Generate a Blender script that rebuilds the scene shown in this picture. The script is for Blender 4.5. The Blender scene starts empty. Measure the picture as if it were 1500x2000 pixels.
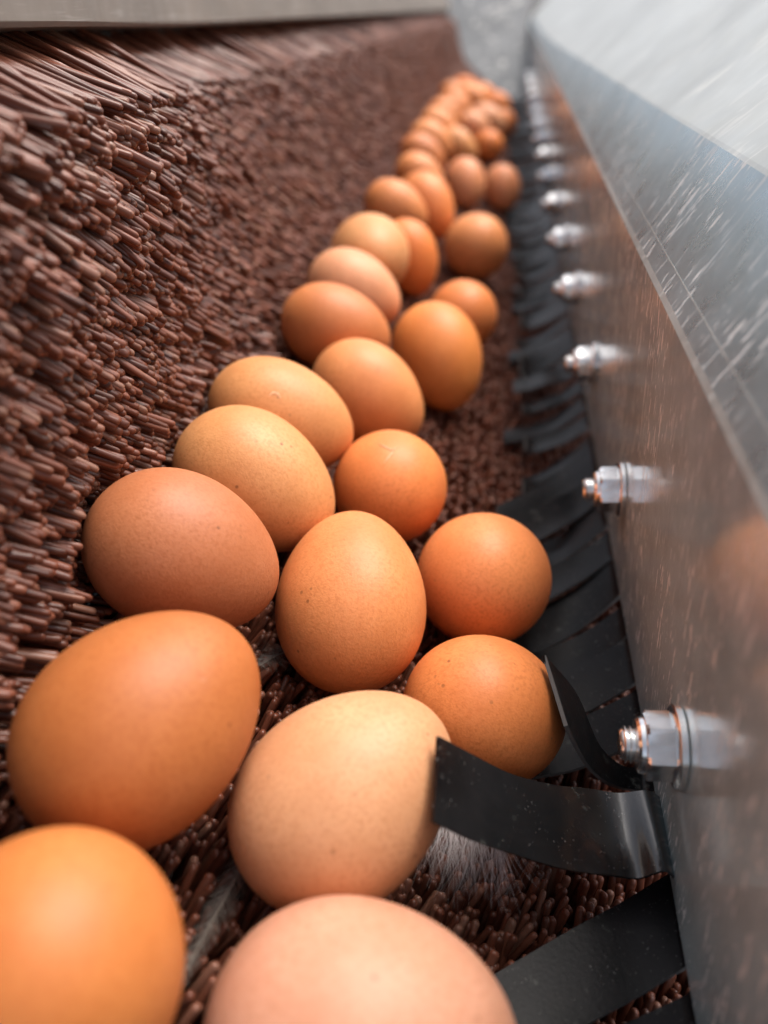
import bpy, bmesh, math, random
import numpy as np
from mathutils import Vector, Matrix, noise

random.seed(7)
rng = np.random.default_rng(11)
scene = bpy.context.scene
COL = scene.collection
R = math.radians
BASE = 0.26                       # height of the lens above the ground line, metres


def W(x, y, z):
    """millimetres measured from the lens -> world metres"""
    return Vector((x * .001, y * .001, z * .001 + BASE))


# ------------------------------------------------------------------ camera
CX = Vector((0.98639392, 0.13632280, -0.09188646))    # camera right
CY = Vector((0.0, 0.55892349, 0.82921923))            # camera up
CZ = Vector((-0.16439899, 0.81793681, -0.55131873))   # viewing direction
F_PX = 1500.0
cam = bpy.data.cameras.new('camera')
cam_ob = bpy.data.objects.new('camera', cam)
COL.objects.link(cam_ob)
m = Matrix((CX, CY, -CZ)).transposed().to_4x4()
m.translation = W(0, 0, 0)
cam_ob.matrix_world = m
cam.sensor_fit = 'VERTICAL'
cam.sensor_height = 36.0
cam.sensor_width = 27.0
cam.lens = 27.0
cam.clip_start = 0.004
cam.clip_end = 200
cam.dof.use_dof = True
cam.dof.focus_distance = 0.212
cam.dof.aperture_fstop = 6.2
scene.camera = cam_ob

# ------------------------------------------------------------------ light
SUN_DIR = Vector((0.38, 0.34, 0.86)).normalized()      # towards the sun
sun_el = math.asin(SUN_DIR.z)
sun_az = math.atan2(SUN_DIR.x, SUN_DIR.y)
world = bpy.data.worlds.new('World')
scene.world = world
world.use_nodes = True
nt = world.node_tree
bg = nt.nodes['Background']
sky = nt.nodes.new('ShaderNodeTexSky')
sky.sky_type = 'NISHITA'
sky.sun_disc = False
sky.sun_elevation = sun_el
sky.sun_rotation = sun_az
sky.air_density = 0.6
sky.dust_density = 5.0
sky.ozone_density = 1.0
hs = nt.nodes.new('ShaderNodeHueSaturation')            # thin bright cloud takes the blue out of the sky
hs.inputs['Saturation'].default_value = 0.5
nt.links.new(sky.outputs[0], hs.inputs['Color'])
nt.links.new(hs.outputs[0], bg.inputs[0])
bg.inputs[1].default_value = 0.15
sl = bpy.data.lights.new('sun', 'SUN')
sl.energy = 1.5
sl.angle = R(36)
sl.color = (1.0, 0.93, 0.84)
so = bpy.data.objects.new('sun', sl)
COL.objects.link(so)
so.rotation_euler = SUN_DIR.to_track_quat('Z', 'Y').to_euler()
so.location = (0.3, 0.5, 1.5)
scene.view_settings.view_transform = 'Standard'
scene.view_settings.look = 'None'
scene.view_settings.exposure = 0.9
scene.view_settings.gamma = 1.0
scene.cycles.max_bounces = 10
scene.cycles.use_denoising = True

# ------------------------------------------------------------------ materials


def mat(name):
    m = bpy.data.materials.new(name)
    m.use_nodes = True
    t = m.node_tree
    return m, t, t.nodes['Principled BSDF']


def N(t, kind, **kw):
    n = t.nodes.new(kind)
    for k, v in kw.items():
        if k.startswith('i_'):
            n.inputs[k[2:].replace('_', ' ')].default_value = v
        else:
            setattr(n, k, v)
    return n


def ramp(t, src, stops):
    r = t.nodes.new('ShaderNodeValToRGB')
    el = r.color_ramp.elements
    while len(el) < len(stops):
        el.new(0.5)
    for e, (p, c) in zip(el, stops):
        e.position = p
        e.color = c if isinstance(c, tuple) else (c, c, c, 1)
    t.links.new(src, r.inputs[0])
    return r


def mixc(t, fac, a, b, mode='MIX'):
    n = t.nodes.new('ShaderNodeMix')
    n.data_type = 'RGBA'
    n.blend_type = mode
    for sock, v in ((n.inputs[0], fac), (n.inputs[6], a), (n.inputs[7], b)):
        if hasattr(v, 'is_linked') or hasattr(v, 'links'):
            t.links.new(v, sock)
        else:
            sock.default_value = v
    return n.outputs[2]


def math_(t, op, a, b=0.5):
    n = t.nodes.new('ShaderNodeMath')
    n.operation = op
    for s, v in ((n.inputs[0], a), (n.inputs[1], b)):
        if hasattr(v, 'links'):
            t.links.new(v, s)
        else:
            s.default_value = v
    return n.outputs[0]


def coords(t, scale=(1, 1, 1), rot=(0, 0, 0), loc=(0, 0, 0)):
    tc = t.nodes.new('ShaderNodeTexCoord')
    mp = t.nodes.new('ShaderNodeMapping')
    mp.inputs['Scale'].default_value = scale
    mp.inputs['Rotation'].default_value = rot
    mp.inputs['Location'].default_value = loc
    t.links.new(tc.outputs['Object'], mp.inputs[0])
    return mp.outputs[0]


def noise_(t, vec, scale, detail=3, rough=.55, out=0):
    n = N(t, 'ShaderNodeTexNoise')
    n.inputs['Scale'].default_value = scale
    n.inputs['Detail'].default_value = detail
    n.inputs['Roughness'].default_value = rough
    t.links.new(vec, n.inputs['Vector'])
    return n.outputs[out]


def egg_material():
    m, t, p = mat('eggshell')
    oi = N(t, 'ShaderNodeObjectInfo')
    v = coords(t)
    add = N(t, 'ShaderNodeVectorMath', operation='ADD')
    comb = N(t, 'ShaderNodeCombineXYZ')
    t.links.new(math_(t, 'MULTIPLY', oi.outputs['Random'], 7.0), comb.inputs[0])
    t.links.new(math_(t, 'MULTIPLY', oi.outputs['Random'], 3.0), comb.inputs[1])
    t.links.new(v, add.inputs[0])
    t.links.new(comb.outputs[0], add.inputs[1])
    v = add.outputs[0]
    # uneven pigment: broad blotches, then a fine mottle
    c = mixc(t, ramp(t, noise_(t, v, 45, 3), [(.3, 0.0), (.75, 1.0)]).outputs[0],
             oi.outputs['Color'], oi.outputs['Color'])
    dark = mixc(t, 1.0, oi.outputs['Color'], (.81, .72, .64, 1), 'MULTIPLY')
    c = mixc(t, ramp(t, noise_(t, v, 60, 4), [(.35, 0.0), (.75, .9)]).outputs[0], oi.outputs['Color'], dark)
    fine = ramp(t, noise_(t, v, 900, 2), [(.45, 0.0), (.68, .8)]).outputs[0]
    c = mixc(t, fine, c, dark)
    # brown freckles
    vo = N(t, 'ShaderNodeTexVoronoi')
    vo.inputs['Scale'].default_value = 330
    t.links.new(v, vo.inputs['Vector'])
    dot = ramp(t, vo.outputs['Distance'], [(.12, 1.0), (.22, 0.0)]).outputs[0]
    pick = ramp(t, noise_(t, v, 130, 2), [(.56, 0.0), (.66, 1.0)]).outputs[0]
    sep = N(t, 'ShaderNodeSeparateColor')
    t.links.new(vo.outputs['Color'], sep.inputs[0])
    sparse = ramp(t, sep.outputs[0], [(.55, 0.0), (.6, 1.0)]).outputs[0]
    f = math_(t, 'MULTIPLY', math_(t, 'MULTIPLY', dot, pick), math_(t, 'MULTIPLY', sparse, .7))
    c = mixc(t, f, c, (.16, .055, .022, 1))
    # pale rub marks
    v2 = coords(t, (40, 140, 90), (.4, .8, .3))
    add2 = N(t, 'ShaderNodeVectorMath', operation='ADD')
    t.links.new(v2, add2.inputs[0])
    t.links.new(comb.outputs[0], add2.inputs[1])
    rub = ramp(t, noise_(t, add2.outputs[0], 1.0, 4, .7), [(.72, 0.0), (.80, .35)]).outputs[0]
    c = mixc(t, rub, c, mixc(t, .5, oi.outputs['Color'], (.9, .75, .6, 1)))
    t.links.new(c, p.inputs['Base Color'])
    p.inputs['Roughness'].default_value = .46
    p.inputs['Specular IOR Level'].default_value = .32
    p.inputs['Subsurface Weight'].default_value = .12
    p.inputs['Subsurface Radius'].default_value = (1.0, .38, .16)
    p.inputs['Subsurface Scale'].default_value = .0035
    b = N(t, 'ShaderNodeBump')
    b.inputs['Strength'].default_value = .28
    b.inputs['Distance'].default_value = .0004
    h = mixc(t, .25, noise_(t, v, 1500, 2), noise_(t, v, 420, 2))
    t.links.new(h, b.inputs['Height'])
    t.links.new(b.outputs[0], p.inputs['Normal'])
    return m


def bristle_material():
    m, t, p = mat('bristle_plastic')
    at = N(t, 'ShaderNodeAttribute', attribute_name='tone')
    oi = N(t, 'ShaderNodeObjectInfo')
    k = math_(t, 'FRACT', math_(t, 'ADD', at.outputs['Fac'], oi.outputs['Random']))
    c = ramp(t, k, [(0.0, (.068, .020, .011, 1)), (.45, (.135, .042, .023, 1)),
                    (.8, (.20, .066, .037, 1)), (1.0, (.24, .12, .080, 1))]).outputs[0]
    v = coords(t)
    dust = ramp(t, noise_(t, v, 240, 3), [(.5, 0.0), (.8, .3)]).outputs[0]
    c = mixc(t, dust, c, (.17, .115, .085, 1))
    t.links.new(c, p.inputs['Base Color'])
    p.inputs['Roughness'].default_value = .31
    p.inputs['Specular IOR Level'].default_value = .38
    return m


def metal_material(name, base, rough, streak_rot, streak_scale, streaks=.7, metallic=1.0, dirt=(.30, .27, .24, 1)):
    m, t, p = mat(name)
    v = coords(t)
    big = noise_(t, v, 18, 4)
    fine = noise_(t, coords(t, streak_scale, streak_rot), 1.0, 2, .5)
    hair = noise_(t, coords(t, tuple(s * 2.7 for s in streak_scale), (streak_rot[0] + .12, streak_rot[1], streak_rot[2])), 1.0, 3, .6)
    st = ramp(t, fine, [(.60, 0.0), (.64, streaks)]).outputs[0]
    st2 = ramp(t, hair, [(.61, 0.0), (.66, streaks * .7)]).outputs[0]
    area = ramp(t, noise_(t, v, 30, 3), [(.38, .15), (.62, 1.0)]).outputs[0]
    marks = math_(t, 'MULTIPLY', math_(t, 'MAXIMUM', st, st2), area)
    b0 = tuple(list(base) + [1])
    b1 = tuple([x * .76 for x in base] + [1])
    c = mixc(t, ramp(t, big, [(.35, 0.0), (.7, 1.0)]).outputs[0], b0, b1)
    c = mixc(t, marks, c, (.88, .86, .82, 1))
    t.links.new(c, p.inputs['Base Color'])
    film = ramp(t, noise_(t, v, 60, 5, .7), [(.3, metallic), (.8, max(0, metallic - .3))]).outputs[0]
    t.links.new(math_(t, 'SUBTRACT', film, math_(t, 'MULTIPLY', marks, .8)), p.inputs['Metallic'])
    r = math_(t, 'ADD', ramp(t, noise_(t, v, 95, 4), [(.3, rough - .06), (.75, rough + .08)]).outputs[0],
              math_(t, 'MULTIPLY', marks, .3))
    t.links.new(r, p.inputs['Roughness'])
    bp = N(t, 'ShaderNodeBump')
    bp.inputs['Strength'].default_value = .05
    bp.inputs['Distance'].default_value = .0005
    t.links.new(mixc(t, .3, fine, big), bp.inputs['Height'])
    t.links.new(bp.outputs[0], p.inputs['Normal'])
    return m


def simple(name, col, rough, metallic=0.0, spec=.5, bump=0, bscale=200):
    m, t, p = mat(name)
    v = coords(t)
    c = mixc(t, ramp(t, noise_(t, v, bscale * .3, 4), [(.35, 0.0), (.7, 1.0)]).outputs[0],
             tuple(list(col) + [1]), tuple([x * .75 for x in col] + [1]))
    t.links.new(c, p.inputs['Base Color'])
    p.inputs['Roughness'].default_value = rough
    p.inputs['Metallic'].default_value = metallic
    p.inputs['Specular IOR Level'].default_value = spec
    if bump:
        b = N(t, 'ShaderNodeBump')
        b.inputs['Strength'].default_value = bump
        b.inputs['Distance'].default_value = .0004
        t.links.new(noise_(t, v, bscale, 3), b.inputs['Height'])
        t.links.new(b.outputs[0], p.inputs['Normal'])
    return m


def rubber_material(name='black_rubber', rough=.36, spec=.13):
    m, t, p = mat(name)
    v = coords(t)
    c = mixc(t, ramp(t, noise_(t, v, 70, 5), [(.35, 0.0), (.75, 1.0)]).outputs[0], (.004, .004, .0045, 1), (.012, .011, .012, 1))
    dust = ramp(t, noise_(t, v, 1100, 2), [(.66, 0.0), (.72, .55)]).outputs[0]
    patch = ramp(t, noise_(t, v, 90, 3), [(.38, 0.0), (.58, 1.0)]).outputs[0]
    c = mixc(t, math_(t, 'MULTIPLY', dust, patch), c, (.22, .21, .20, 1))
    stain = ramp(t, noise_(t, v, 150, 5, .7), [(.62, 0.0), (.70, .4)]).outputs[0]
    c = mixc(t, stain, c, (.13, .135, .12, 1))
    t.links.new(c, p.inputs['Base Color'])
    p.inputs['Roughness'].default_value = rough
    p.inputs['Specular IOR Level'].default_value = spec
    b = N(t, 'ShaderNodeBump')
    b.inputs['Strength'].default_value = .25
    b.inputs['Distance'].default_value = .0003
    t.links.new(noise_(t, v, 900, 3), b.inputs['Height'])
    t.links.new(b.outputs[0], p.inputs['Normal'])
    return m


M_EGG = egg_material()
M_BRI = bristle_material()
M_SKIRT = metal_material('brushed_aluminium', (.72, .89, .91), .14, (0, 0, 0), (60, 620, 130), .75, .40)
M_SLOPE = metal_material('scuffed_aluminium', (.50, .61, .645), .3, (0, 0, 0), (90, 430, 110), .7, .85)
M_TOP = metal_material('weathered_galvanised_sheet', (.58, .60, .57), .5, (0, 0, 0), (40, 260, 60), .25, .8)
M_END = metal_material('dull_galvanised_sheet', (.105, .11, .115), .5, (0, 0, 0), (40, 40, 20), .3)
M_RAIL = metal_material('dusty_rail_metal', (.21, .17, .14), .5, (0, 0, 0), (60, 14, 500), .1, .55)
M_ZINC = simple('zinc_plated_steel', (.97, .97, .95), .2, .95, .5, .05, 500)
M_RUB = rubber_material()
M_RUB_SHINY = rubber_material('worn_shiny_rubber', .25, .5)
for k_, v_ in (('Coat Weight', .45), ('Coat Roughness', .12), ('Coat IOR', 1.7)):
    M_RUB_SHINY.node_tree.nodes['Principled BSDF'].inputs[k_].default_value = v_
M_RUB_EDGE = simple('cut_rubber_edge', (.10, .095, .09), .7)
M_BOARD = simple('dark_backing_board', (.020, .013, .011), .7)
M_DOWN = simple('grey_down', (.85, .78, .78), .8)
M_QUILL = simple('pale_quill', (.30, .25, .20), .5)
M_SCUFF = simple('chalky_scrape', (.84, .50, .28), .6)
M_VANE = simple('grey_brown_vane', (.16, .135, .115), .7)

# ------------------------------------------------------------------ object helpers


def link(name, me, material, parent=None, smooth=False):
    o = bpy.data.objects.new(name, me)
    COL.objects.link(o)
    if material and not me.materials:
        me.materials.append(material)
    if smooth:
        me.polygons.foreach_set('use_smooth', [True] * len(me.polygons))
    if parent:
        o.parent = parent
    return o


def from_bm(name, bm, material, parent=None, smooth=False):
    me = bpy.data.meshes.new(name)
    bm.normal_update()
    bm.to_mesh(me)
    bm.free()
    return link(name, me, material, parent, smooth)


def empty(name, loc):
    o = bpy.data.objects.new(name, None)
    o.empty_display_size = .01
    COL.objects.link(o)
    o.location = loc
    return o


def tag(o, label, cat, group=None, kind=None):
    o['label'] = label
    o['category'] = cat
    if group:
        o['group'] = group
    if kind:
        o['kind'] = kind
    return o


def big_mesh(name, V, faces_by_size, material, parent=None, tone=None):
    """V (n,3); faces_by_size: list of (m,k) index arrays"""
    me = bpy.data.meshes.new(name)
    V = np.asarray(V, np.float32)
    me.vertices.add(len(V))
    me.vertices.foreach_set('co', V.ravel())
    loops = np.concatenate([f.ravel() for f in faces_by_size]).astype(np.int32)
    sizes = np.concatenate([np.full(len(f), f.shape[1], np.int32) for f in faces_by_size])
    starts = np.concatenate([[0], np.cumsum(sizes)[:-1]]).astype(np.int32)
    me.loops.add(len(loops))
    me.loops.foreach_set('vertex_index', loops)
    me.polygons.add(len(sizes))
    me.polygons.foreach_set('loop_start', starts)
    me.polygons.foreach_set('use_smooth', np.ones(len(sizes), bool))
    if tone is not None:
        a = me.attributes.new('tone', 'FLOAT', 'POINT')
        a.data.foreach_set('value', np.asarray(tone, np.float32))
    me.update(calc_edges=True)
    return link(name, me, material, parent)


def sheet_between(name, pts_a, pts_b, thick_dir, thick, material, parent=None):
    """a sheet of metal between two matching polylines, with real thickness"""
    bm = bmesh.new()
    t = Vector(thick_dir).normalized() * thick
    rows = [[bm.verts.new(p) for p in pts_a], [bm.verts.new(p) for p in pts_b],
            [bm.verts.new(p + t) for p in pts_b], [bm.verts.new(p + t) for p in pts_a]]
    n = len(pts_a)
    for r in range(4):
        a, b = rows[r], rows[(r + 1) % 4]
        for i in range(n - 1):
            bm.faces.new((a[i], a[i + 1], b[i + 1], b[i]))
    bm.faces.new([rows[r][0] for r in range(4)])
    bm.faces.new([rows[r][-1] for r in reversed(range(4))])
    bmesh.ops.recalc_face_normals(bm, faces=bm.faces)
    return from_bm(name, bm, material, parent)


def y_end(z):
    """the far end plate leans away: distance along the trough at height z (mm)"""
    return 1900 + (z + 200) * 2.6


# ------------------------------------------------------------------ metal side of the trough
PX = 40.0
side = empty('trough_side_panel', W(PX, 0, -193))
tag(side, 'long folded aluminium side panel with a row of bolts, right of the eggs', 'metal panel')
side_inv = Matrix.Translation(-W(PX, 0, -193))


def seat(o, root):
    """keep world placement under a root that is only translated"""
    o.matrix_parent_inverse = Matrix.Translation(-root.location)
    return o


ys = [-120, 0, 60, 130, 280, 420, 700, 1000, 1400, 1800, 2300, 2600]


def seam(y):
    a = 38.1 - (y - 130) * .0227
    a = max(12, min(43, a))
    return PX + .574 * a, -73.3 + .819 * a


lo = [W(PX, y, -193) for y in ys]
fo = [W(PX, y, -74.4) for y in ys]
fo2 = [W(PX + 1.0, y, -72.9) for y in ys]
se = [W(seam(y)[0], y, seam(y)[1]) for y in ys]
se2 = [W(seam(y)[0] + 1.0, y, seam(y)[1] + .9) for y in ys]
out = [W(seam(y)[0] + 200, y, seam(y)[1] + 150) for y in ys]
seat(sheet_between('skirt_panel', lo, fo, (1, 0, 0), .0016, M_SKIRT, side), side)
seat(sheet_between('fold_edge', fo, fo2, (.82, 0, -.57), .0016, M_TOP, side), side)
seat(sheet_between('slope_panel', fo2, se, (.82, 0, -.57), .0016, M_SLOPE, side), side)
seat(sheet_between('seam_edge', se, se2, (.8, 0, -.6), .0016, M_TOP, side), side)
seat(sheet_between('top_panel', se2, out, (.62, 0, -.78), .0016, M_TOP, side), side)


def on_slope(y, a, lift):
    return W(PX + 1.0 + .574 * a - .82 * lift, y, -72.9 + .819 * a + .57 * lift)


seat(sheet_between('pale_strip', [on_slope(y, 5.4, .12) for y in ys], [on_slope(y, 5.75, .12) for y in ys], (.82, 0, -.57), .0002, M_TOP, side), side)  # thin raised pale strip along the slope panel, just above the fold


def lathe_bm(profile, seg=24):
    """profile of (distance along -X, radius) in mm, closed at both ends"""
    bm = bmesh.new()
    rings = []
    for x, r in profile:
        if r <= 1e-6:
            rings.append([bm.verts.new((-x * .001, 0, 0))])
        else:
            rings.append([bm.verts.new((-x * .001, r * .001 * math.cos(2 * math.pi * i / seg),
                                        r * .001 * math.sin(2 * math.pi * i / seg))) for i in range(seg)])
    for a, b in zip(rings[:-1], rings[1:]):
        for i in range(seg):
            j = (i + 1) % seg
            if len(a) == 1:
                bm.faces.new((a[0], b[i], b[j]))
            elif len(b) == 1:
                bm.faces.new((a[i], b[0], a[j]))
            else:
                bm.faces.new((a[i], b[i], b[j], a[j]))
    bmesh.ops.recalc_face_normals(bm, faces=bm.faces)
    return bm


def mesh_of(name, bm, material, smooth=True, angle=None):
    me = bpy.data.meshes.new(name)
    bm.normal_update()
    bm.to_mesh(me)
    bm.free()
    me.materials.append(material)
    if smooth:
        me.polygons.foreach_set('use_smooth', [True] * len(me.polygons))
        if angle:
            me.set_sharp_from_angle(angle=angle)
    return me


# threaded shank, nut, washer (axis along -X, base at the plate)
thr = [(-2, 0), (-2, 3.6)]
x = 9.0
while x < 11.6:
    thr += [(x, 3.35), (x + .35, 3.95), (x + .55, 3.95), (x + .9, 3.35)]
    x += 1.1
thr += [(x, 3.3), (x + .5, 2.9), (x + .5, 0)]
ME_SHANK = mesh_of('bolt', lathe_bm(thr, 20), M_ZINC, True, R(40))
ME_WASH = mesh_of('washer', lathe_bm([(0, 0), (0, 8.6), (.2, 8.9), (1.5, 8.9), (1.75, 8.6), (1.75, 0)], 40), M_ZINC, True, R(40))


def nut_bm():
    bm = bmesh.new()
    AC = 7.5
    hexr = lambda k, r: (r * math.cos(R(60 * k + 12)), r * math.sin(R(60 * k + 12)))
    seg = 36

    def ring(xp, fn):
        vs = []
        for i in range(seg):
            a = 2 * math.pi * i / seg
            r = fn(a)
            vs.append(bm.verts.new((-xp * .001, r * .001 * math.cos(a), r * .001 * math.sin(a))))
        return vs
    apo = AC * math.cos(R(30))

    def hexa(a):
        k = (a - R(12)) % R(60) - R(30)
        return apo / math.cos(k)
    chf = lambda cap: (lambda a: min(hexa(a), cap))
    rings = [ring(1.6, chf(6.7)), ring(2.1, hexa), ring(7.2, hexa), ring(7.75, chf(6.75)),
             ring(7.9, lambda a: 6.1), ring(8.8, lambda a: 5.9), ring(9.4, lambda a: 5.3), ring(9.5, lambda a: 4.2),
             ring(9.0, lambda a: 3.6)]
    for a, b in zip(rings[:-1], rings[1:]):
        for i in range(seg):
            j = (i + 1) % seg
            bm.faces.new((a[i], a[j], b[j], b[i]))
    bm.faces.new(rings[0])
    bmesh.ops.recalc_face_normals(bm, faces=bm.faces)
    return bm


ME_NUT = mesh_of('nut', nut_bm(), M_ZINC, True, R(22))
bolt0 = None
BOLT_N = 16
for k in range(BOLT_N):
    b = bpy.data.objects.new('bolt', ME_SHANK)
    COL.objects.link(b)
    b.parent = side
    b.matrix_parent_inverse = Matrix.Translation(-side.location)
    b.location = W(PX - .1, 128.7 + 116.5 * k, -154.5 - min(k, 5) * .8)
    b.scale = (1.12, 1.12, 1.12)
    b.rotation_euler = (random.uniform(0, 6.28) if k else R(8), 0, 0)
    for nm, me in (('washer', ME_WASH), ('nut', ME_NUT)):
        c = bpy.data.objects.new(nm, me)
        COL.objects.link(c)
        c.parent = b
        if nm == 'nut':
            c.rotation_euler = (-b.rotation_euler[0] + random.choice([R(8), R(20), R(32), R(-8)]), 0, 0)

# ------------------------------------------------------------------ end plate and rail
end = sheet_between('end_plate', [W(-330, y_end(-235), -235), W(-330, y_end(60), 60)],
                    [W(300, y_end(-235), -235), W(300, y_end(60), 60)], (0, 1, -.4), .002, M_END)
tag(end, 'grey metal end plate closing the far end of the trough', 'metal plate')

bm = bmesh.new()
fl = []
for x_, z_ in [(38, -120), (41, -84), (46, -66), (56, -40), (72, 0), (84, 30)]:
    fl.append([bm.verts.new(W(x_ + dx, y_end(z_) - dy, z_)) for dx, dy in ((-4, 1), (-4, 7), (5, 7), (5, 1))])
for a_, b_ in zip(fl[:-1], fl[1:]):
    for k in range(4):
        bm.faces.new((a_[k], a_[(k + 1) % 4], b_[(k + 1) % 4], b_[k]))
bm.faces.new(fl[0])
bm.faces.new(list(reversed(fl[-1])))
bmesh.ops.recalc_face_normals(bm, faces=bm.faces)
seat(from_bm('end_flange', bm, M_BOARD, side), side)

rail = empty('frame_rail', W(-200, 0, 10))
tag(rail, 'dusty grey metal rail along the top of the brown bristle wall', 'rail')


def top_drop(y):
    """the top of the bristle wall and its rail run slightly downhill away from the lens (mm)"""
    return -(y - 320) * .0175


def bulge(y):
    """near the lens the wall and its rail bow in over the trough (0..1)"""
    t = np.clip((480 - np.asarray(y, float)) / 350, 0, 1)
    return t * t * (3 - 2 * t)


def prism_along_y(name, sec, y0, y1, material, parent, drop=0):
    """drop: 0 straight, 1 follow the rail, 2 follow the wall (bow fades to nothing at its foot)"""
    bm = bmesh.new()
    yy = [y0, y1] if not drop else [y0, 60, 100, 130, 160, 200, 240, 280, 320, 360, 400, 440, 480, 600, y1]
    rows = []
    for y in yy:
        row = []
        for x, z in sec:
            h = 1 if drop == 1 else max(0, min(1, (z + 130) / 108))
            b = float(bulge(y)) * h if drop else 0
            row.append(bm.verts.new(W(x + 46 * b, y, z + (top_drop(y) * h if drop else 0) + (7 * b if drop == 2 else 0))))
        rows.append(row)
    n = len(sec)
    for a, b in zip(rows[:-1], rows[1:]):
        for i in range(n):
            j = (i + 1) % n
            bm.faces.new((a[i], a[j], b[j], b[i]))
    bm.faces.new(rows[0])
    bm.faces.new(list(reversed(rows[-1])))
    bmesh.ops.recalc_face_normals(bm, faces=bm.faces)
    return seat(from_bm(name, bm, material, parent), parent)


prism_along_y('rail_bar', [(-158, 2.2), (-159, 1.0), (-200, 1.0), (-202, 3), (-202, 26), (-160, 26), (-158, 24)],
              -150, 2420, M_RAIL, rail, 1)
prism_along_y('added_shade_panel', [(-174, 26), (-176, 26), (-178, 84), (-176, 84)], -150, 2420, M_RAIL, rail, 1)  # unseen panel added to hold back sky light and darken the slope's reflection

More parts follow.
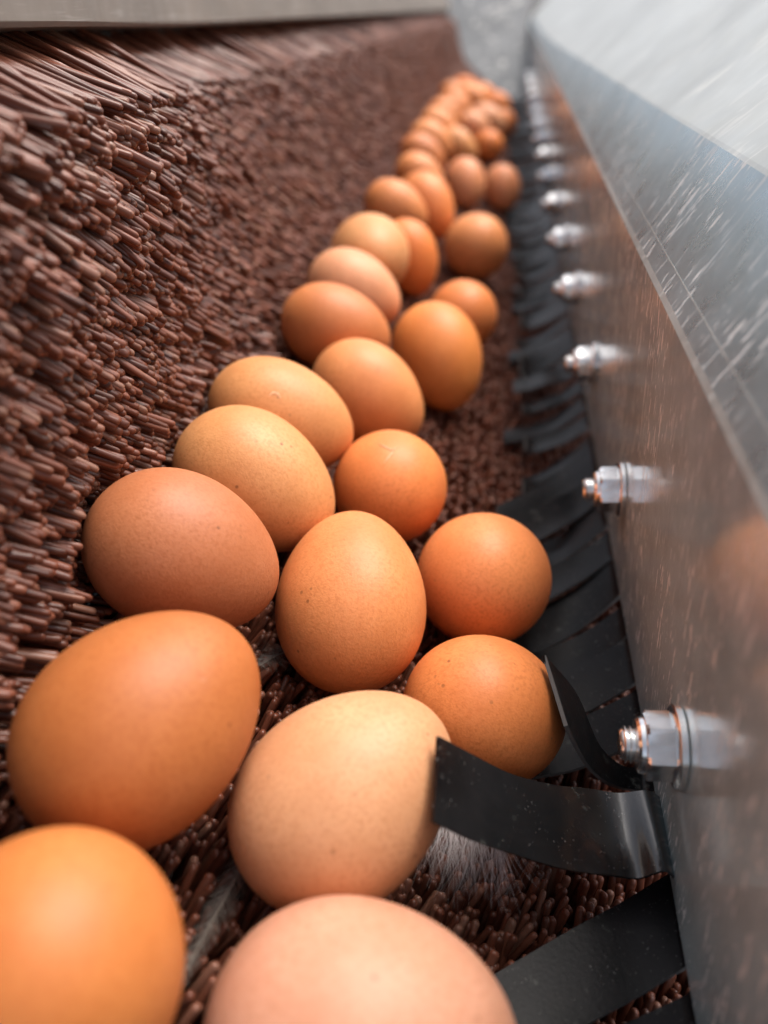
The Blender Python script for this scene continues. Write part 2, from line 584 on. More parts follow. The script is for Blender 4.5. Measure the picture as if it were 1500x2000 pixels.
# ------------------------------------------------------------------ eggs: centre (mm), radius, length ratio, axis
EGG_DATA = [
    # id, centre, r, asp, axis, colour, label
    (1, (-74.2, 52.5, -128.2), 20.88, 1.22, (-0.173, -0.121, -0.977), 'amber', 'amber brown egg cut off by the lower left corner'),
    (2, (-27.5, 61.0, -158.5), 23.47, 1.24, (0.986, 0.079, -0.144), 'pink', 'large pinkish egg cut off by the bottom edge'),
    (3, (-78.1, 102.6, -124.0), 22.68, 1.22, (0.612, 0.754, 0.238), 'brown', 'big brown egg tilted between the cream egg and the bristle wall'),
    (4, (-38.2, 108.0, -152.3), 22.49, 1.25, (0.729, 0.632, 0.265), 'cream', 'pale cream egg touched by the tip of the curled black flap'),
    (5, (-6.8, 153.8, -173.7), 21.48, 1.27, (0.559, 0.490, -0.669), 'orange', 'orange egg behind the curled black flap, next to the first bolt'),
    (6, (-47.7, 173.3, -148.5), 22.42, 1.27, (-0.073, 0.898, 0.433), 'tan', 'upright orange tan egg in the middle, directly above the cream egg'),
    (7, (-9.2, 211.2, -170.6), 22.79, 1.30, (0.175, 0.768, -0.616), 'freckled', 'round orange egg with dark freckles beside the overlapping black flaps'),
    (8, (-87.5, 156.8, -119.6), 21.38, 1.27, (0.726, 0.187, -0.662), 'rose', 'rosy brown egg against the bristles, left of the upright egg'),
    (9, (-45.2, 243.3, -152.6), 21.17, 1.27, (-0.051, 0.846, -0.531), 'orange', 'round orange egg with a pale scratch at its top'),
    (10, (-81.6, 203.1, -125.1), 21.44, 1.30, (0.796, -0.168, -0.581), 'sand', 'sandy egg resting right behind the rosy brown egg'),
    (11, (-83.5, 245.3, -123.4), 20.18, 1.36, (0.892, 0.016, -0.451), 'sand2', 'long sandy egg lying sideways with a small white scuff'),
    (12, (-61.6, 301.9, -142.0), 20.82, 1.30, (0.740, -0.157, -0.654), 'tan2', 'light orange egg behind the long scuffed sandy egg'),
    (13, (-37.7, 374.2, -155.3), 22.63, 1.28, (0.339, -0.602, -0.723), 'glossy', 'deep orange egg with a soft shine, standing apart on the bare bristles'),
    (14, (-81.6, 340.1, -125.5), 19.81, 1.33, (0.928, 0.028, -0.372), 'rust', 'rusty brown egg lying sideways left of the shiny deep orange egg'),
    (15, (-29.5, 454.3, -162.7), 20.82, 1.27, (-0.035, 0.924, -0.380), 'orange', 'orange egg half hidden behind the shiny deep orange egg'),
    (16, (-82.4, 397.5, -126.2), 19.70, 1.32, (0.851, 0.009, -0.525), 'pinktan', 'pinkish tan egg directly behind the rusty sideways egg'),
    (17, (-81.3, 446.7, -121.8), 23.14, 1.30, (0.239, -0.955, 0.178), 'sand3', 'pale tan egg behind the pinkish tan one by the wall'),
    (18, (-65.9, 501.0, -139.4), 18.98, 1.30, (0.280, -0.223, -0.934), 'deep', 'narrow deep orange egg squeezed behind the pale tan egg'),
    (19, (-27.0, 596.2, -160.5), 24.12, 1.27, (-0.043, 0.950, -0.310), 'tan2', 'lone round tan egg with dark gaps all around, near the flaps'),
    (20, (-83.5, 585.0, -126.8), 18.61, 1.32, (0.843, 0.004, -0.538), 'tan', 'blurred tan egg against the wall, behind the narrow deep orange egg'),
    (21, (-66.4, 635.9, -137.6), 21.27, 1.30, (0.463, -0.436, -0.772), 'deep2', 'blurred reddish orange egg left above the lone round egg'),
    (22, (-44.8, 798.2, -154.2), 19.59, 1.30, (0.166, -0.684, -0.711), 'rose2', 'left one of the blurred dusky pair behind the lone round egg'),
    (23, (-10.2, 860.3, -173.3), 19.35, 1.28, (0.161, -0.657, -0.737), 'rose2', 'right one of the blurred dusky pair, close to the black flaps'),
    (24, (-79.8, 720.4, -131.1), 18.45, 1.28, (0.802, -0.020, -0.597), 'tan', 'blurred tan egg by the wall, level with the dusky pair'),
    (25, (-84.8, 800.7, -126.7), 18.09, 1.30, (0.804, -0.009, -0.595), 'rust', 'blurred rusty egg by the wall, just above the dusky pair'),
    (26, (-60.5, 955.3, -145.1), 19.00, 1.30, (0.759, -0.050, -0.649), 'sand2', 'blurred pale yellowish egg behind the dusky pair'),
    (27, (-29.8, 1074.1, -164.4), 19.36, 1.28, (-0.009, 0.980, -0.200), 'deep', 'small saturated orange egg right of the pale yellowish blurred egg'),
    (28, (-83.5, 990.3, -127.0), 18.60, 1.30, (0.808, -0.010, -0.589), 'tan2', 'blurred tan egg by the wall behind the pale yellowish one'),
    (29, (-34.5, 1235.4, -157.2), 22.78, 1.30, (0.895, -0.032, -0.446), 'pinktan', 'pale pinkish blurred egg lying across the far group'),
    (30, (-77.9, 1188.3, -131.0), 19.44, 1.30, (0.855, -0.001, -0.519), 'tan', 'tan egg in the far cluster, on its wall side'),
    (31, (-23.7, 1449.3, -164.4), 22.18, 1.30, (0.245, 0.816, -0.523), 'deep2', 'orange egg at the right end of the farthest cluster'),
    (32, (-60.9, 1380.8, -142.0), 20.70, 1.30, (0.858, -0.067, -0.509), 'tan2', 'light orange egg in the middle of the farthest cluster'),
    (33, (-76.0, 1449.1, -132.5), 18.60, 1.28, (0.972, 0.030, -0.234), 'deep', 'farthest egg of all, topmost in front of the grey end plate'),
    (35, (-84.0, 887.0, -127.0), 18.80, 1.30, (0.80, 0.02, -0.60), 'tan2', 'blurred light orange egg just beyond the rusty egg by the wall'),
    (36, (-49.0, 1130.0, -150.0), 19.60, 1.28, (0.60, 0.60, -0.50), 'pinktan', 'pale blurred egg left behind the small saturated orange egg'),
    (37, (-13.0, 1316.0, -172.0), 19.80, 1.28, (0.30, 0.80, -0.40), 'deep2', 'orange egg beside the flaps, just behind the pale one lying across'),
    (38, (-48.0, 1492.0, -150.5), 20.00, 1.28, (0.80, 0.20, -0.50), 'tan2', 'light orange egg in the last row, between two others'),
    (39, (-84.0, 1290.0, -127.5), 19.20, 1.28, (0.80, 0.10, -0.60), 'tan', 'tan egg hugging the wall in the far cluster, second from its end'),
    (34, (-83.0, 1085.0, -128.0), 19.00, 1.30, (0.80, 0.10, -0.55), 'tan', 'blurred egg tucked between the wall and the far cluster'),
]
EGG_COL = {
    'amber': (.57, .195, .054), 'pink': (.62, .315, .205), 'brown': (.50, .165, .050), 'cream': (.69, .355, .185),
    'orange': (.79, .265, .082), 'tan': (.74, .28, .100), 'freckled': (.81, .285, .098), 'rose': (.50, .18, .078),
    'sand': (.70, .32, .125), 'sand2': (.71, .315, .12), 'tan2': (.78, .31, .115), 'glossy': (.80, .28, .075),
    'rust': (.64, .225, .080), 'pinktan': (.76, .36, .19), 'sand3': (.75, .355, .15), 'deep': (.80, .255, .070),
    'deep2': (.79, .275, .090), 'rose2': (.76, .31, .145),
}
K_EGG = .10


def egg_mesh(r, asp, n=40, seg=64):
    bm = bmesh.new()
    rings = []
    for i in range(n + 1):
        th = math.pi * i / n
        xx = math.cos(th) * r * asp
        rr = math.sin(th) * (1 - K_EGG * math.cos(th)) * r
        if i in (0, n):
            rings.append([bm.verts.new((xx, 0, 0))])
        else:
            rings.append([bm.verts.new((xx, rr * math.cos(2 * math.pi * j / seg), rr * math.sin(2 * math.pi * j / seg))) for j in range(seg)])
    for a, b in zip(rings[:-1], rings[1:]):
        for j in range(seg):
            k = (j + 1) % seg
            if len(a) == 1:
                bm.faces.new((a[0], b[j], b[k]))
            elif len(b) == 1:
                bm.faces.new((a[j], b[0], a[k]))
            else:
                bm.faces.new((a[j], b[j], b[k], a[k]))
    bmesh.ops.recalc_face_normals(bm, faces=bm.faces)
    for v in bm.verts:                       # no shell is perfectly regular
        d = noise.noise(v.co * 45 + Vector((r * 900, 0, 0)))
        v.co *= 1 + .006 * d
    return bm


def spline(pts, n):
    pts = [Vector(p) for p in pts]
    P = [pts[0] * 2 - pts[1]] + pts + [pts[-1] * 2 - pts[-2]]
    o = []
    segs = len(pts) - 1
    for i in range(n + 1):
        t = i / n * segs
        k = min(int(t), segs - 1)
        u = t - k
        a, b, c, d = P[k:k + 4]
        o.append(.5 * ((2 * b) + (c - a) * u + (2 * a - 5 * b + 4 * c - d) * u * u + (-a + 3 * b - 3 * c + d) * u ** 3))
    return o


SCUFFS = {9: [[(-0.053, -0.343, 0.938), (0.073, -0.421, 0.904), (0.159, -0.448, 0.880), (0.249, -0.354, 0.902)],
              [(0.191, -0.442, 0.876), (0.132, -0.534, 0.835), (0.057, -0.641, 0.765)]],
          11: [[(0.070, -0.690, 0.721), (0.148, -0.622, 0.769), (0.242, -0.640, 0.729)],
               [(0.196, -0.600, 0.776), (0.270, -0.673, 0.689)]]}


def scuff(egg, r, asp, dirs):
    """a thin chalky scrape lying on the shell along directions seen from the egg's centre"""
    inv = egg.rotation_euler.to_matrix().inverted()
    pts = []
    for d in spline(dirs, 14):
        q = inv @ d
        lo_, hi_ = 0.0, 2.0 * r
        for _ in range(40):
            k = (lo_ + hi_) / 2
            x_, rad = q.x * k / (r * asp), math.hypot(q.y, q.z) * k
            ins = abs(x_) < 1 and rad < math.sqrt(1 - x_ * x_) * (1 - K_EGG * x_) * r
            lo_, hi_ = (k, hi_) if ins else (lo_, k)
        pts.append(q * lo_ * 1.006)
    bm = bmesh.new()
    prev = None
    for i, p in enumerate(pts):
        t = (pts[min(i + 1, len(pts) - 1)] - pts[max(i - 1, 0)]).normalized()
        n = p.normalized()
        sd = t.cross(n) * (.00005 + .00022 * math.sin(math.pi * i / (len(pts) - 1)) * random.uniform(.5, 1.2))
        row = [bm.verts.new(p - sd), bm.verts.new(p + n * .00008), bm.verts.new(p + sd), bm.verts.new(p - n * .0001)]
        if prev:
            for k in range(4):
                bm.faces.new((prev[k], prev[(k + 1) % 4], row[(k + 1) % 4], row[k]))
        prev = row
    bmesh.ops.recalc_face_normals(bm, faces=bm.faces)
    o = from_bm('scuff', bm, M_SCUFF, egg)
    return o


EGG_SPHERES = []
EGG_BALLS = []
for idx, c, r, asp, ax, col, label in EGG_DATA:
    near = c[1] < 420
    o = from_bm('egg', egg_mesh(r * .001, asp, 40 if near else 24, 64 if near else 36), M_EGG, None, True)
    o.location = W(*c)
    q = Vector((1, 0, 0)).rotation_difference(Vector(ax).normalized())
    o.rotation_euler = q.to_euler()
    k = (1 + random.uniform(-.03, .03))
    o.color = tuple([v * k for v in EGG_COL[col]] + [1])
    tag(o, label, 'egg', 'brown hen eggs lying in the bristle trough')
    for path in SCUFFS.get(idx, []):
        scuff(o, r * .001, asp, [Vector(d) for d in path])
    EGG_SPHERES.append((Vector(c), r * (1 + .35 * (asp - 1))))
    axv = Vector(ax).normalized()
    EGG_BALLS.append((Vector(c), r))
    for sg, sc in ((-1, .95), (1, .86)):
        EGG_BALLS.append((Vector(c) + axv * sg * r * (asp - sc), r * sc))

# ------------------------------------------------------------------ bristles


def template(seg, zs, rs, bend, flat, L):
    """a tine along Z with its rounded tip at z=0; zs, rs from root to shoulder, then a point at the tip"""
    V, F4, F3 = [], [], []
    for z, r in zip(zs, rs):
        t = 1 + z / L                                    # 0 root .. 1 tip
        off = bend * (t ** 2) - bend
        for i in range(seg):
            a = 2 * math.pi * i / seg
            V.append((r * math.cos(a) * flat + off, r * math.sin(a) / flat ** .3, z))
    V.append((0, 0, 0))
    n = len(zs)
    for k in range(n - 1):
        for i in range(seg):
            j = (i + 1) % seg
            F4.append((k * seg + i, k * seg + j, (k + 1) * seg + j, (k + 1) * seg + i))
    for i in range(seg):
        F3.append(((n - 1) * seg + i, (n - 1) * seg + (i + 1) % seg, n * seg))
    return np.array(V), np.array(F4), np.array(F3)


def make_templates(L, r):
    """three levels of detail, a few shapes each"""
    lods = []
    shapes = [(-1.2, 1.0, 1.0), (-2.0, .9, 1.08), (1.0, 1.35, .92), (-2.6, 1.0, .95), (1.5, 1.1, 1.05), (-.6, 1.5, .85), (-3.6, .95, 1.0)]
    for seg, zs, rf in ((7, (-L, -L * .45, -1.1, -.42, -.1), (1, 1, 1, .84, .44)),
                        (5, (-L, -.9, -.2), (1, 1, .62)),
                        (4, (-L, -.7), (1, .95))):
        lods.append([template(seg, zs, [r * f * k for f in rf], b * L / 40, fl, L) for b, fl, k in shapes])
    return lods


def frames(dirs, roll):
    """rotation matrices (n,3,3) whose third column is dirs"""
    d = dirs / np.linalg.norm(dirs, axis=1, keepdims=True)
    ref = np.tile(np.array([0., 0, 1.]), (len(d), 1))
    ref[np.abs(d[:, 2]) > .97] = (1., 0, 0)
    x = np.cross(np.cross(d, ref), d)                    # upward-ish, square to d
    x /= np.linalg.norm(x, axis=1, keepdims=True)
    y = np.cross(d, x)
    c, s = np.cos(roll)[:, None], np.sin(roll)[:, None]
    return np.stack([x * c + y * s, -x * s + y * c, d], axis=2)


CAMM = np.array([CX, CY, CZ])


def project(p):
    c = p @ CAMM.T
    z = np.maximum(c[:, 2], 1e-3)
    return 750 + F_PX * c[:, 0] / z, 1000 - F_PX * c[:, 1] / z, c[:, 2]


def build_bristles(root, tips, dirs, roll, lods, n_parts=300, max_front=None):
    Rm = frames(dirs, roll)
    n = len(tips)
    shape = rng.integers(0, 7, n)
    tone = rng.random(n)
    u, v, z = project(tips)
    vis = (u > 15) & (u < 1485) & (v > 15) & (v < 1985) & (z > 30)
    for c, r in EGG_SPHERES:                              # hidden behind an egg
        eu, ev, ez = project(np.array([c]))
        rr = F_PX * r / ez[0]
        vis &= ~((np.hypot(u - eu[0], v - ev[0]) < rr * 1.0) & (z > ez[0] - r))
    if max_front is not None:
        vis &= max_front(tips)
    order = np.argsort(np.where(vis, z, 1e9))
    chosen = order[:n_parts]
    is_part = np.zeros(n, bool)
    is_part[chosen] = True
    meshes = []
    for k, (V, F4, F3) in enumerate(lods[0]):
        me_o = big_mesh('bristle', V * .001, [F4, F3], M_BRI, None, np.full(len(V), .1 * k))
        meshes.append(me_o.data)
        bpy.data.objects.remove(me_o)
    inv = Matrix.Translation(-root.location)
    for i in chosen:
        o = bpy.data.objects.new('bristle', meshes[shape[i]])
        COL.objects.link(o)
        o.parent = root
        o.matrix_parent_inverse = inv
        mm = Matrix([list(map(float, row)) for row in Rm[i]]).to_4x4()
        mm.translation = W(*map(float, tips[i]))
        o.matrix_basis = mm
    # the rest as one mesh of real tines
    Vs, F4s, F3s, Ts, base = [], [], [], [], 0
    lod = np.where(tips[:, 1] < 330, 0, np.where(tips[:, 1] < 850, 1, 2))
    for l in range(3):
        for s in range(7):
            ids = np.where((lod == l) & (shape == s) & ~is_part)[0]
            if not len(ids):
                continue
            V, F4, F3 = lods[l][s]
            P = np.einsum('nij,vj->nvi', Rm[ids], V) + tips[ids][:, None, :]
            nv = len(V)
            offs = base + np.arange(len(ids))[:, None, None] * nv
            Vs.append(P.reshape(-1, 3))
            F4s.append((F4[None] + offs).reshape(-1, 4))
            F3s.append((F3[None] + offs).reshape(-1, 3))
            Ts.append(np.repeat(tone[ids], nv))
            base += nv * len(ids)
    V = np.concatenate(Vs) * .001
    V[:, 2] += BASE
    o = big_mesh('bristle_field', V, [np.concatenate(F4s), np.concatenate(F3s)], M_BRI, root, np.concatenate(Ts))
    seat(o, root)
    o['kind'] = 'stuff'
    return o


def arc_sample(profile, pitch):
    P = np.array(profile, float)
    seg = np.linalg.norm(np.diff(P, axis=0), axis=1)
    cum = np.concatenate([[0], np.cumsum(seg)])
    s = np.arange(0, cum[-1], pitch)
    return np.stack([np.interp(s, cum, P[:, 0]), np.interp(s, cum, P[:, 1])], 1), s, cum[-1]


def tufts(profile, angles, pitch_s, pitch_y, y0, per, spread, tuft_sig, tine_sig, len_t, len_i, lean=((0, 0), (1, 0)), drop=False, thin=None, near_lean=0):
    """tip points and directions of bristles set in tufts; angle (deg, XZ plane) given along the profile"""
    pts, s, total = arc_sample(profile, pitch_s)
    ang = np.interp(s / total, [a for a, _ in angles], [b for _, b in angles])
    lea = np.interp(s / total, [a for a, _ in lean], [b for _, b in lean])
    T, D = [], []
    for i, (px, pz) in enumerate(pts):
        ye = y_end(pz) - 3
        yy = np.arange(y0 + (i % 2) * pitch_y * .5, ye, pitch_y)
        n = len(yy)
        yy = yy + rng.normal(0, pitch_y * .13, n)
        a = np.radians(ang[i] + rng.normal(0, tuft_sig, n))
        b = np.radians(-lea[i] + near_lean * np.clip((260 - yy) / 100, 0, 1) + rng.normal(0, tuft_sig, n))
        dl = rng.normal(0, len_t, n)
        jx, jz = rng.normal(0, pitch_s * .13, n), rng.normal(0, pitch_s * .13, n)
        for k in range(per):
            ph = 2 * math.pi * k / per + rng.random(n) * 1.2
            rr = spread * (0.35 + .65 * rng.random(n)) if per > 1 else 0
            a2 = a + np.radians(rng.normal(0, tine_sig, n))
            b2 = b + np.radians(rng.normal(0, tine_sig, n))
            d = np.stack([np.cos(a2) * np.cos(b2), np.sin(b2), np.sin(a2) * np.cos(b2)], 1)
            # offset square to the tine
            ox = np.stack([-np.sin(a2), np.zeros(n), np.cos(a2)], 1) * (rr * np.cos(ph))[:, None]
            oy = np.stack([np.zeros(n), np.ones(n), np.zeros(n)], 1) * (rr * np.sin(ph))[:, None]
            tip = np.stack([px + jx, yy, pz + jz], 1) + ox + oy + d * (dl + rng.normal(0, len_i, n))[:, None]
            keep = np.ones(n, bool)
            if thin is not None:
                keep = rng.random(n) > np.interp(s[i] / total, [a_ for a_, _ in thin], [b_ for _, b_ in thin])
            if drop:
                hh = 1 - s[i] / total
                tip[:, 2] += hh * (-(yy - 320) * .0175) + 7 * hh * bulge(yy)
                tip[:, 0] += 46 * hh * bulge(yy)
            T.append(tip[keep])
            D.append(d[keep])
    T, D = np.concatenate(T), np.concatenate(D)
    ok = T[:, 1] < 1900 + (T[:, 2] + 200) * 2.6 - 2
    return T[ok], D[ok]


def press_down(T, D, gap):
    """tines under an egg are pressed back, not run through it"""
    for c, r in EGG_BALLS:
        q = T - np.array(c)
        dist = np.linalg.norm(q, axis=1)
        along = np.einsum('ij,ij->i', q, D)
        push = np.sqrt(np.maximum((r + gap) ** 2 - (dist ** 2 - along ** 2), 0)) + along
        ins = dist < r + gap
        T[ins] -= D[ins] * np.maximum(push[ins], 0)[:, None]


wall = empty('bristle_wall', W(-165, 0, -125))
tag(wall, 'wall of long brown plastic bristles left of the eggs, under the rail', 'brush')
prism_along_y('backing_board', [(-181, 1), (-169, -60), (-158, -125), (-152, -140), (-160, -146), (-168, -130), (-180, -60), (-190, 1)],
              -150, 2330, M_BOARD, wall, 2)
wall_profile = [(-141, -25), (-138, -34), (-133, -52), (-127, -78), (-121, -100), (-114, -120), (-107, -134)]
T, D = tufts(wall_profile, [(0, -24), (.12, -33), (.3, -42), (.6, -38), (.85, -27), (1, -18)], 5.6, 5.4, 15, 8, 1.9, 1.7, 2.0, 2.1, 1.5,
             ((0, -8), (.4, -12), (.8, -16), (1, -17)), True, ((0, 0), (.62, 0), (.85, .4), (1, .6)))
ok = np.ones(len(T), bool)
for back in (12, 20, 28, 36, 44, 54):                     # none may pass in front of the rail's lower edge
    q = T - D * back
    bb = bulge(q[:, 1])
    ok &= ~((q[:, 0] > -163 + 46 * bb) & (q[:, 2] > (1.4 - (q[:, 1] - 320) * .0175) * np.clip(-q[:, 0] / 161, .3, 1.2) - 1.5))
T, D = T[ok], D[ok]
press_down(T, D, 3.0)
build_bristles(wall, T, D, rng.normal(0, .3, len(T)), make_templates(54, 1.02))

bed = empty('bristle_bed', W(-20, 0, -225))
tag(bed, 'bed of short brown plastic bristles that the eggs lie on', 'brush')
prism_along_y('backing_board', [(-132, -150), (-75, -190), (-32, -212), (0, -222), (75, -230), (75, -238), (-2, -231), (-36, -221), (-80, -199), (-140, -158)],
              -150, 1980, M_BOARD, bed)
bed_profile = [(66, -215), (42, -212), (20, -208), (4, -203.5), (-8, -197), (-21, -190), (-59, -168), (-95, -141), (-106, -132)]
T, D = tufts(bed_profile, [(0, 80), (.25, 74), (.4, 62), (.8, 50), (1, 40)], 5.2, 5.4, 15, 3, 1.8, 4, 5, .8, 1.0, near_lean=22)
T[:, 2] -= .6
press_down(T, D, .6)
build_bristles(bed, T, D, rng.random(len(T)) * 6.28, make_templates(24, 1.12))

# ------------------------------------------------------------------ rubber flaps
skirt = empty('rubber_skirt', W(PX, 0, -193))
tag(skirt, 'black rubber skirt cut into flaps, hanging from the lower edge of the metal panel', 'rubber skirt')


def flap(near, far, thick=1.1, n=18, m=4, label=None, wavy=.0, material=None, edge=None):
    A, B = spline(near, n), spline(far, n)
    G = [[A[i].lerp(B[i], j / m) for j in range(m + 1)] for i in range(n + 1)]
    if wavy:
        ph = random.uniform(0, 6)
        for i in range(n + 1):
            for j in range(m + 1):
                G[i][j] = G[i][j] + Vector((0, 0, wavy * math.sin(j / m * 3.1 + ph) * (i / n)))
    bm = bmesh.new()
    top = [[None] * (m + 1) for _ in range(n + 1)]
    bot = [[None] * (m + 1) for _ in range(n + 1)]
    for i in range(n + 1):
        for j in range(m + 1):
            du = G[min(i + 1, n)][j] - G[max(i - 1, 0)][j]
            dv = G[i][min(j + 1, m)] - G[i][max(j - 1, 0)]
            nr = du.cross(dv).normalized()
            top[i][j] = bm.verts.new(W(*(G[i][j] + nr * thick * .5)))
            bot[i][j] = bm.verts.new(W(*(G[i][j] - nr * thick * .5)))
    for i in range(n):
        for j in range(m):
            bm.faces.new((top[i][j], top[i + 1][j], top[i + 1][j + 1], top[i][j + 1]))
            bm.faces.new((bot[i][j], bot[i][j + 1], bot[i + 1][j + 1], bot[i + 1][j]))
        bm.faces.new((top[i][0], bot[i][0], bot[i + 1][0], top[i + 1][0])).material_index = 1
        bm.faces.new((top[i][m], top[i + 1][m], bot[i + 1][m], bot[i][m])).material_index = 1
    for j in range(m):
        bm.faces.new((top[0][j], top[0][j + 1], bot[0][j + 1], bot[0][j]))
        bm.faces.new((top[n][j], bot[n][j], bot[n][j + 1], top[n][j + 1])).material_index = 1
    bmesh.ops.recalc_face_normals(bm, faces=bm.faces)
    me = mesh_of('flap', bm, material or M_RUB, True, R(45))
    me.materials.append(edge or M_RUB_EDGE)
    o = link('flap', me, None, skirt)
    seat(o, skirt)
    if label:
        o['label'] = label
    return o


# the band the flaps are cut from, clamped behind the panel
prism_along_y('clamp_band', [(41.8, -138), (43.4, -138), (43.4, -190), (41.8, -190)], -120, 1870, M_RUB, skirt)
# first curled flap: its tip rests on the cream egg
flap([(42.6, 117, -184), (41.0, 116.5, -190.0), (37.3, 115, -184.5), (31.1, 114.2, -187.3), (25.0, 114, -186.6), (12.8, 112.3, -182.6), (0, 107, -169.2), (-8.8, 101, -155.5), (-16.4, 95.8, -142.2)],
     [(42.6, 139, -184), (40.5, 139.5, -189.0), (36.2, 138, -184.5), (28.6, 137.5, -185.6), (20.8, 137.0, -183.8), (11.0, 133.0, -177.6), (0, 126, -165.0), (-8.3, 118, -148.8), (-16.0, 111.3, -134.0)],
     thick=.8, n=48, m=6, material=M_RUB_SHINY, edge=M_RUB_SHINY, label='flap curled up in front, its tip resting on the cream egg')
# second curled flap: pushed up by the orange egg
flap([(42.6, 143, -186), (40.4, 147, -197), (35.4, 148, -198), (27, 142.5, -188.5), (20.7, 140, -178.6), (16.2, 139.5, -168), (13.9, 139.5, -161.5)],
     [(42.6, 163, -188), (40.5, 163, -199), (34.5, 155, -197), (25.3, 155, -188.2), (17.8, 156.5, -168), (9.6, 158, -156.0), (9.4, 158.2, -155.4)][:6] + [(8.8, 158, -154.6)],
     n=32, m=5, label='narrow-looking flap pushed upright by the orange egg')
y = 166.0
first = [(98.0, .55), (74.0, .42), (50.0, .3), (26.0, .2)]
rows = first + []
while y < 1860:
    sl_ = .5 + .5 * max(0, min(1, (y - 170) / 120))
    rows.append((y, sl_))
    y += 22.6
for y0, sh in rows:
    w = random.uniform(15.5, 23.5)
    dz = random.uniform(-.8, 2.2) + (random.uniform(2, 6) if random.random() < .25 else 0)
    L = random.uniform(35, 51) if y0 > 120 else 62
    fan = random.uniform(-6, 6)
    if random.random() < .15:
        fan += random.choice((-4, 4))
    sag = random.uniform(-1, 1.5)

    def edge(yy, tipw):
        xs = [42.6, 41.0, 36.5, 29, 20, 10, 42 - L]
        zs = [-187, -195.0, -197.5 + dz * .3, -200 + dz * .6, -201.5 + dz + sag, -200.5 + dz + sag, -196.8 + dz]
        return [(x_, yy - sh * (41 - x_) + (tipw + fan) * (max(0, 41 - x_) / 45) ** 1.5, z_) for x_, z_ in zip(xs, zs)]
    flap(edge(y0, random.uniform(0, 1.2)), edge(y0 + w, random.uniform(-1.5, .3)), n=14, m=4, wavy=random.uniform(.4, 2.0))

# ------------------------------------------------------------------ feathers


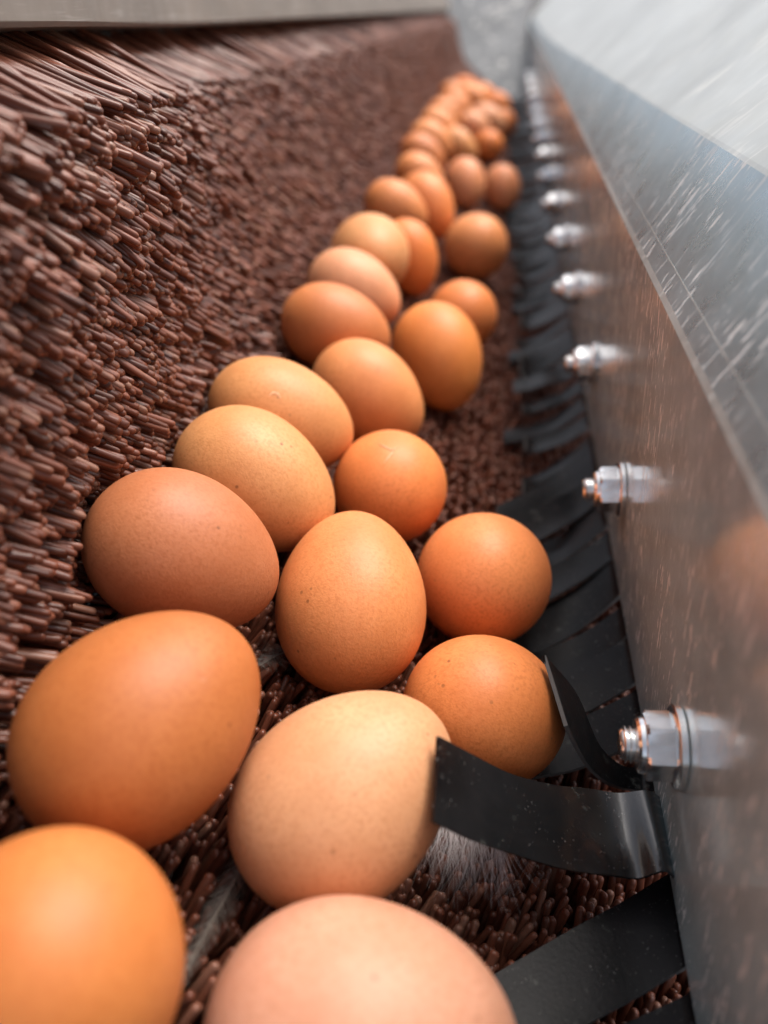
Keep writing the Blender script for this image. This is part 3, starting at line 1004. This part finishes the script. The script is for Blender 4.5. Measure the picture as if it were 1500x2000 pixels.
def feather(name, path, barb, width, material, quill_mat, label, fluff=.35, density=70, seed=1, droop=0.0, hair=.10):
    rn = random.Random(seed)
    root = empty(name, W(*path[0]))
    tag(root, label, 'feather')
    C = spline(path, 40)
    bm = bmesh.new()
    prev = None
    for i, c in enumerate(C):                              # quill, a tapering three-sided rod
        r = .45 * (1 - i / 44)
        t = (C[min(i + 1, 40)] - C[max(i - 1, 0)]).normalized()
        s = t.cross(Vector((0, 0, 1))).normalized()
        u = s.cross(t)
        ring = [bm.verts.new(W(*(c + s * r * math.cos(a) + u * r * math.sin(a)))) for a in (0, 2.1, 4.2)]
        if prev:
            for k in range(3):
                bm.faces.new((prev[k], prev[(k + 1) % 3], ring[(k + 1) % 3], ring[k]))
        prev = ring
    seat(from_bm('quill', bm, quill_mat, root, True), root)
    bm = bmesh.new()
    for k in range(density):
        f = (k + rn.random()) / density
        i = min(39, int(f * 40))
        c = C[i].lerp(C[i + 1], f * 40 - i)
        t = (C[i + 1] - C[i]).normalized()
        s0 = t.cross(Vector((0, 0, 1))).normalized()
        u0 = s0.cross(t)
        for sgn in (-1, 1):
            L = barb * (.35 + .65 * math.sin(math.pi * min(1, .15 + f * .85))) * rn.uniform(.75, 1.1)
            d = (s0 * sgn * width + t * rn.uniform(.45, .9) + u0 * rn.uniform(-fluff, fluff)).normalized()
            curl = Vector((rn.uniform(-1, 1), rn.uniform(-1, 1), rn.uniform(-1, .6) - droop)) * fluff
            pa = None
            for q in range(6):
                g = q / 5
                p = c + d * L * g + curl * L * g * g * .6
                wv = t * hair * (1 - .8 * g)
                a, b = bm.verts.new(W(*(p - wv))), bm.verts.new(W(*(p + wv)))
                a2 = bm.verts.new(W(*(p + u0 * hair * (1 - .8 * g))))
                if pa:
                    bm.faces.new((pa[0], pa[1], b, a))
                    bm.faces.new((pa[1], pa[2], a2, b))
                    bm.faces.new((pa[2], pa[0], a, a2))
                pa = (a, b, a2)
    o = from_bm('vane', bm, material, root)
    seat(o, root)
    o['kind'] = 'stuff'
    return root


def down_tuft(seed=4, n=420):
    """a clump of soft barbs hanging out from under the egg and the curled flap"""
    rn = random.Random(seed)
    root = empty('down_feather', W(-14, 122, -176))
    tag(root, 'fluffy grey down feather under the cream egg and curled flap', 'feather')
    bm = bmesh.new()
    for k in range(n):
        f = rn.random()
        hub = int(f * 5) / 5 + rn.gauss(0, .05)
        p0 = Vector((-26 + 27 * hub, 123 - 4 * hub + rn.uniform(-2, 2), -174 - 6 * hub + rn.uniform(-2, 1)))
        d = Vector((rn.gauss((hub - .5) * .5, .28), -1, rn.gauss(-.35, .22))).normalized()
        L = rn.uniform(8, 19) * (1 - .35 * abs(hub - .45))
        c = Vector((rn.uniform(-1, 1), rn.uniform(-.5, .5), rn.uniform(-1.1, .2)))
        prev = None
        for q in range(7):
            g = q / 6
            p = p0 + d * L * g + c * L * .30 * g * g + Vector((math.sin(g * 9 + k), 0, math.cos(g * 8 + k))) * .18 * g
            w = .055 * (1 - .8 * g)
            row = [bm.verts.new(W(p.x - w, p.y, p.z)), bm.verts.new(W(p.x + w, p.y, p.z)), bm.verts.new(W(p.x, p.y + w, p.z + w))]
            if prev:
                for m_ in range(3):
                    bm.faces.new((prev[m_], prev[(m_ + 1) % 3], row[(m_ + 1) % 3], row[m_]))
            prev = row
    o = seat(from_bm('barbs', bm, M_DOWN, root), root)
    o['kind'] = 'stuff'


down_tuft()
feather('small_feather', [(-60, 176, -166), (-66, 166, -162), (-69, 158, -158), (-71, 150, -154)], 9, .8, M_VANE, M_QUILL,
        'small grey feather in the gap between rosy and upright eggs', .35, 110, 5, 0, .09)
feather('long_feather', [(-55, 118, -165), (-60, 100, -163), (-63, 84, -161), (-66, 66, -159)], 6, .55, M_VANE, M_QUILL,
        'long dull feather lying between the brown, cream and amber eggs', .12, 160, 8, 0, .16)
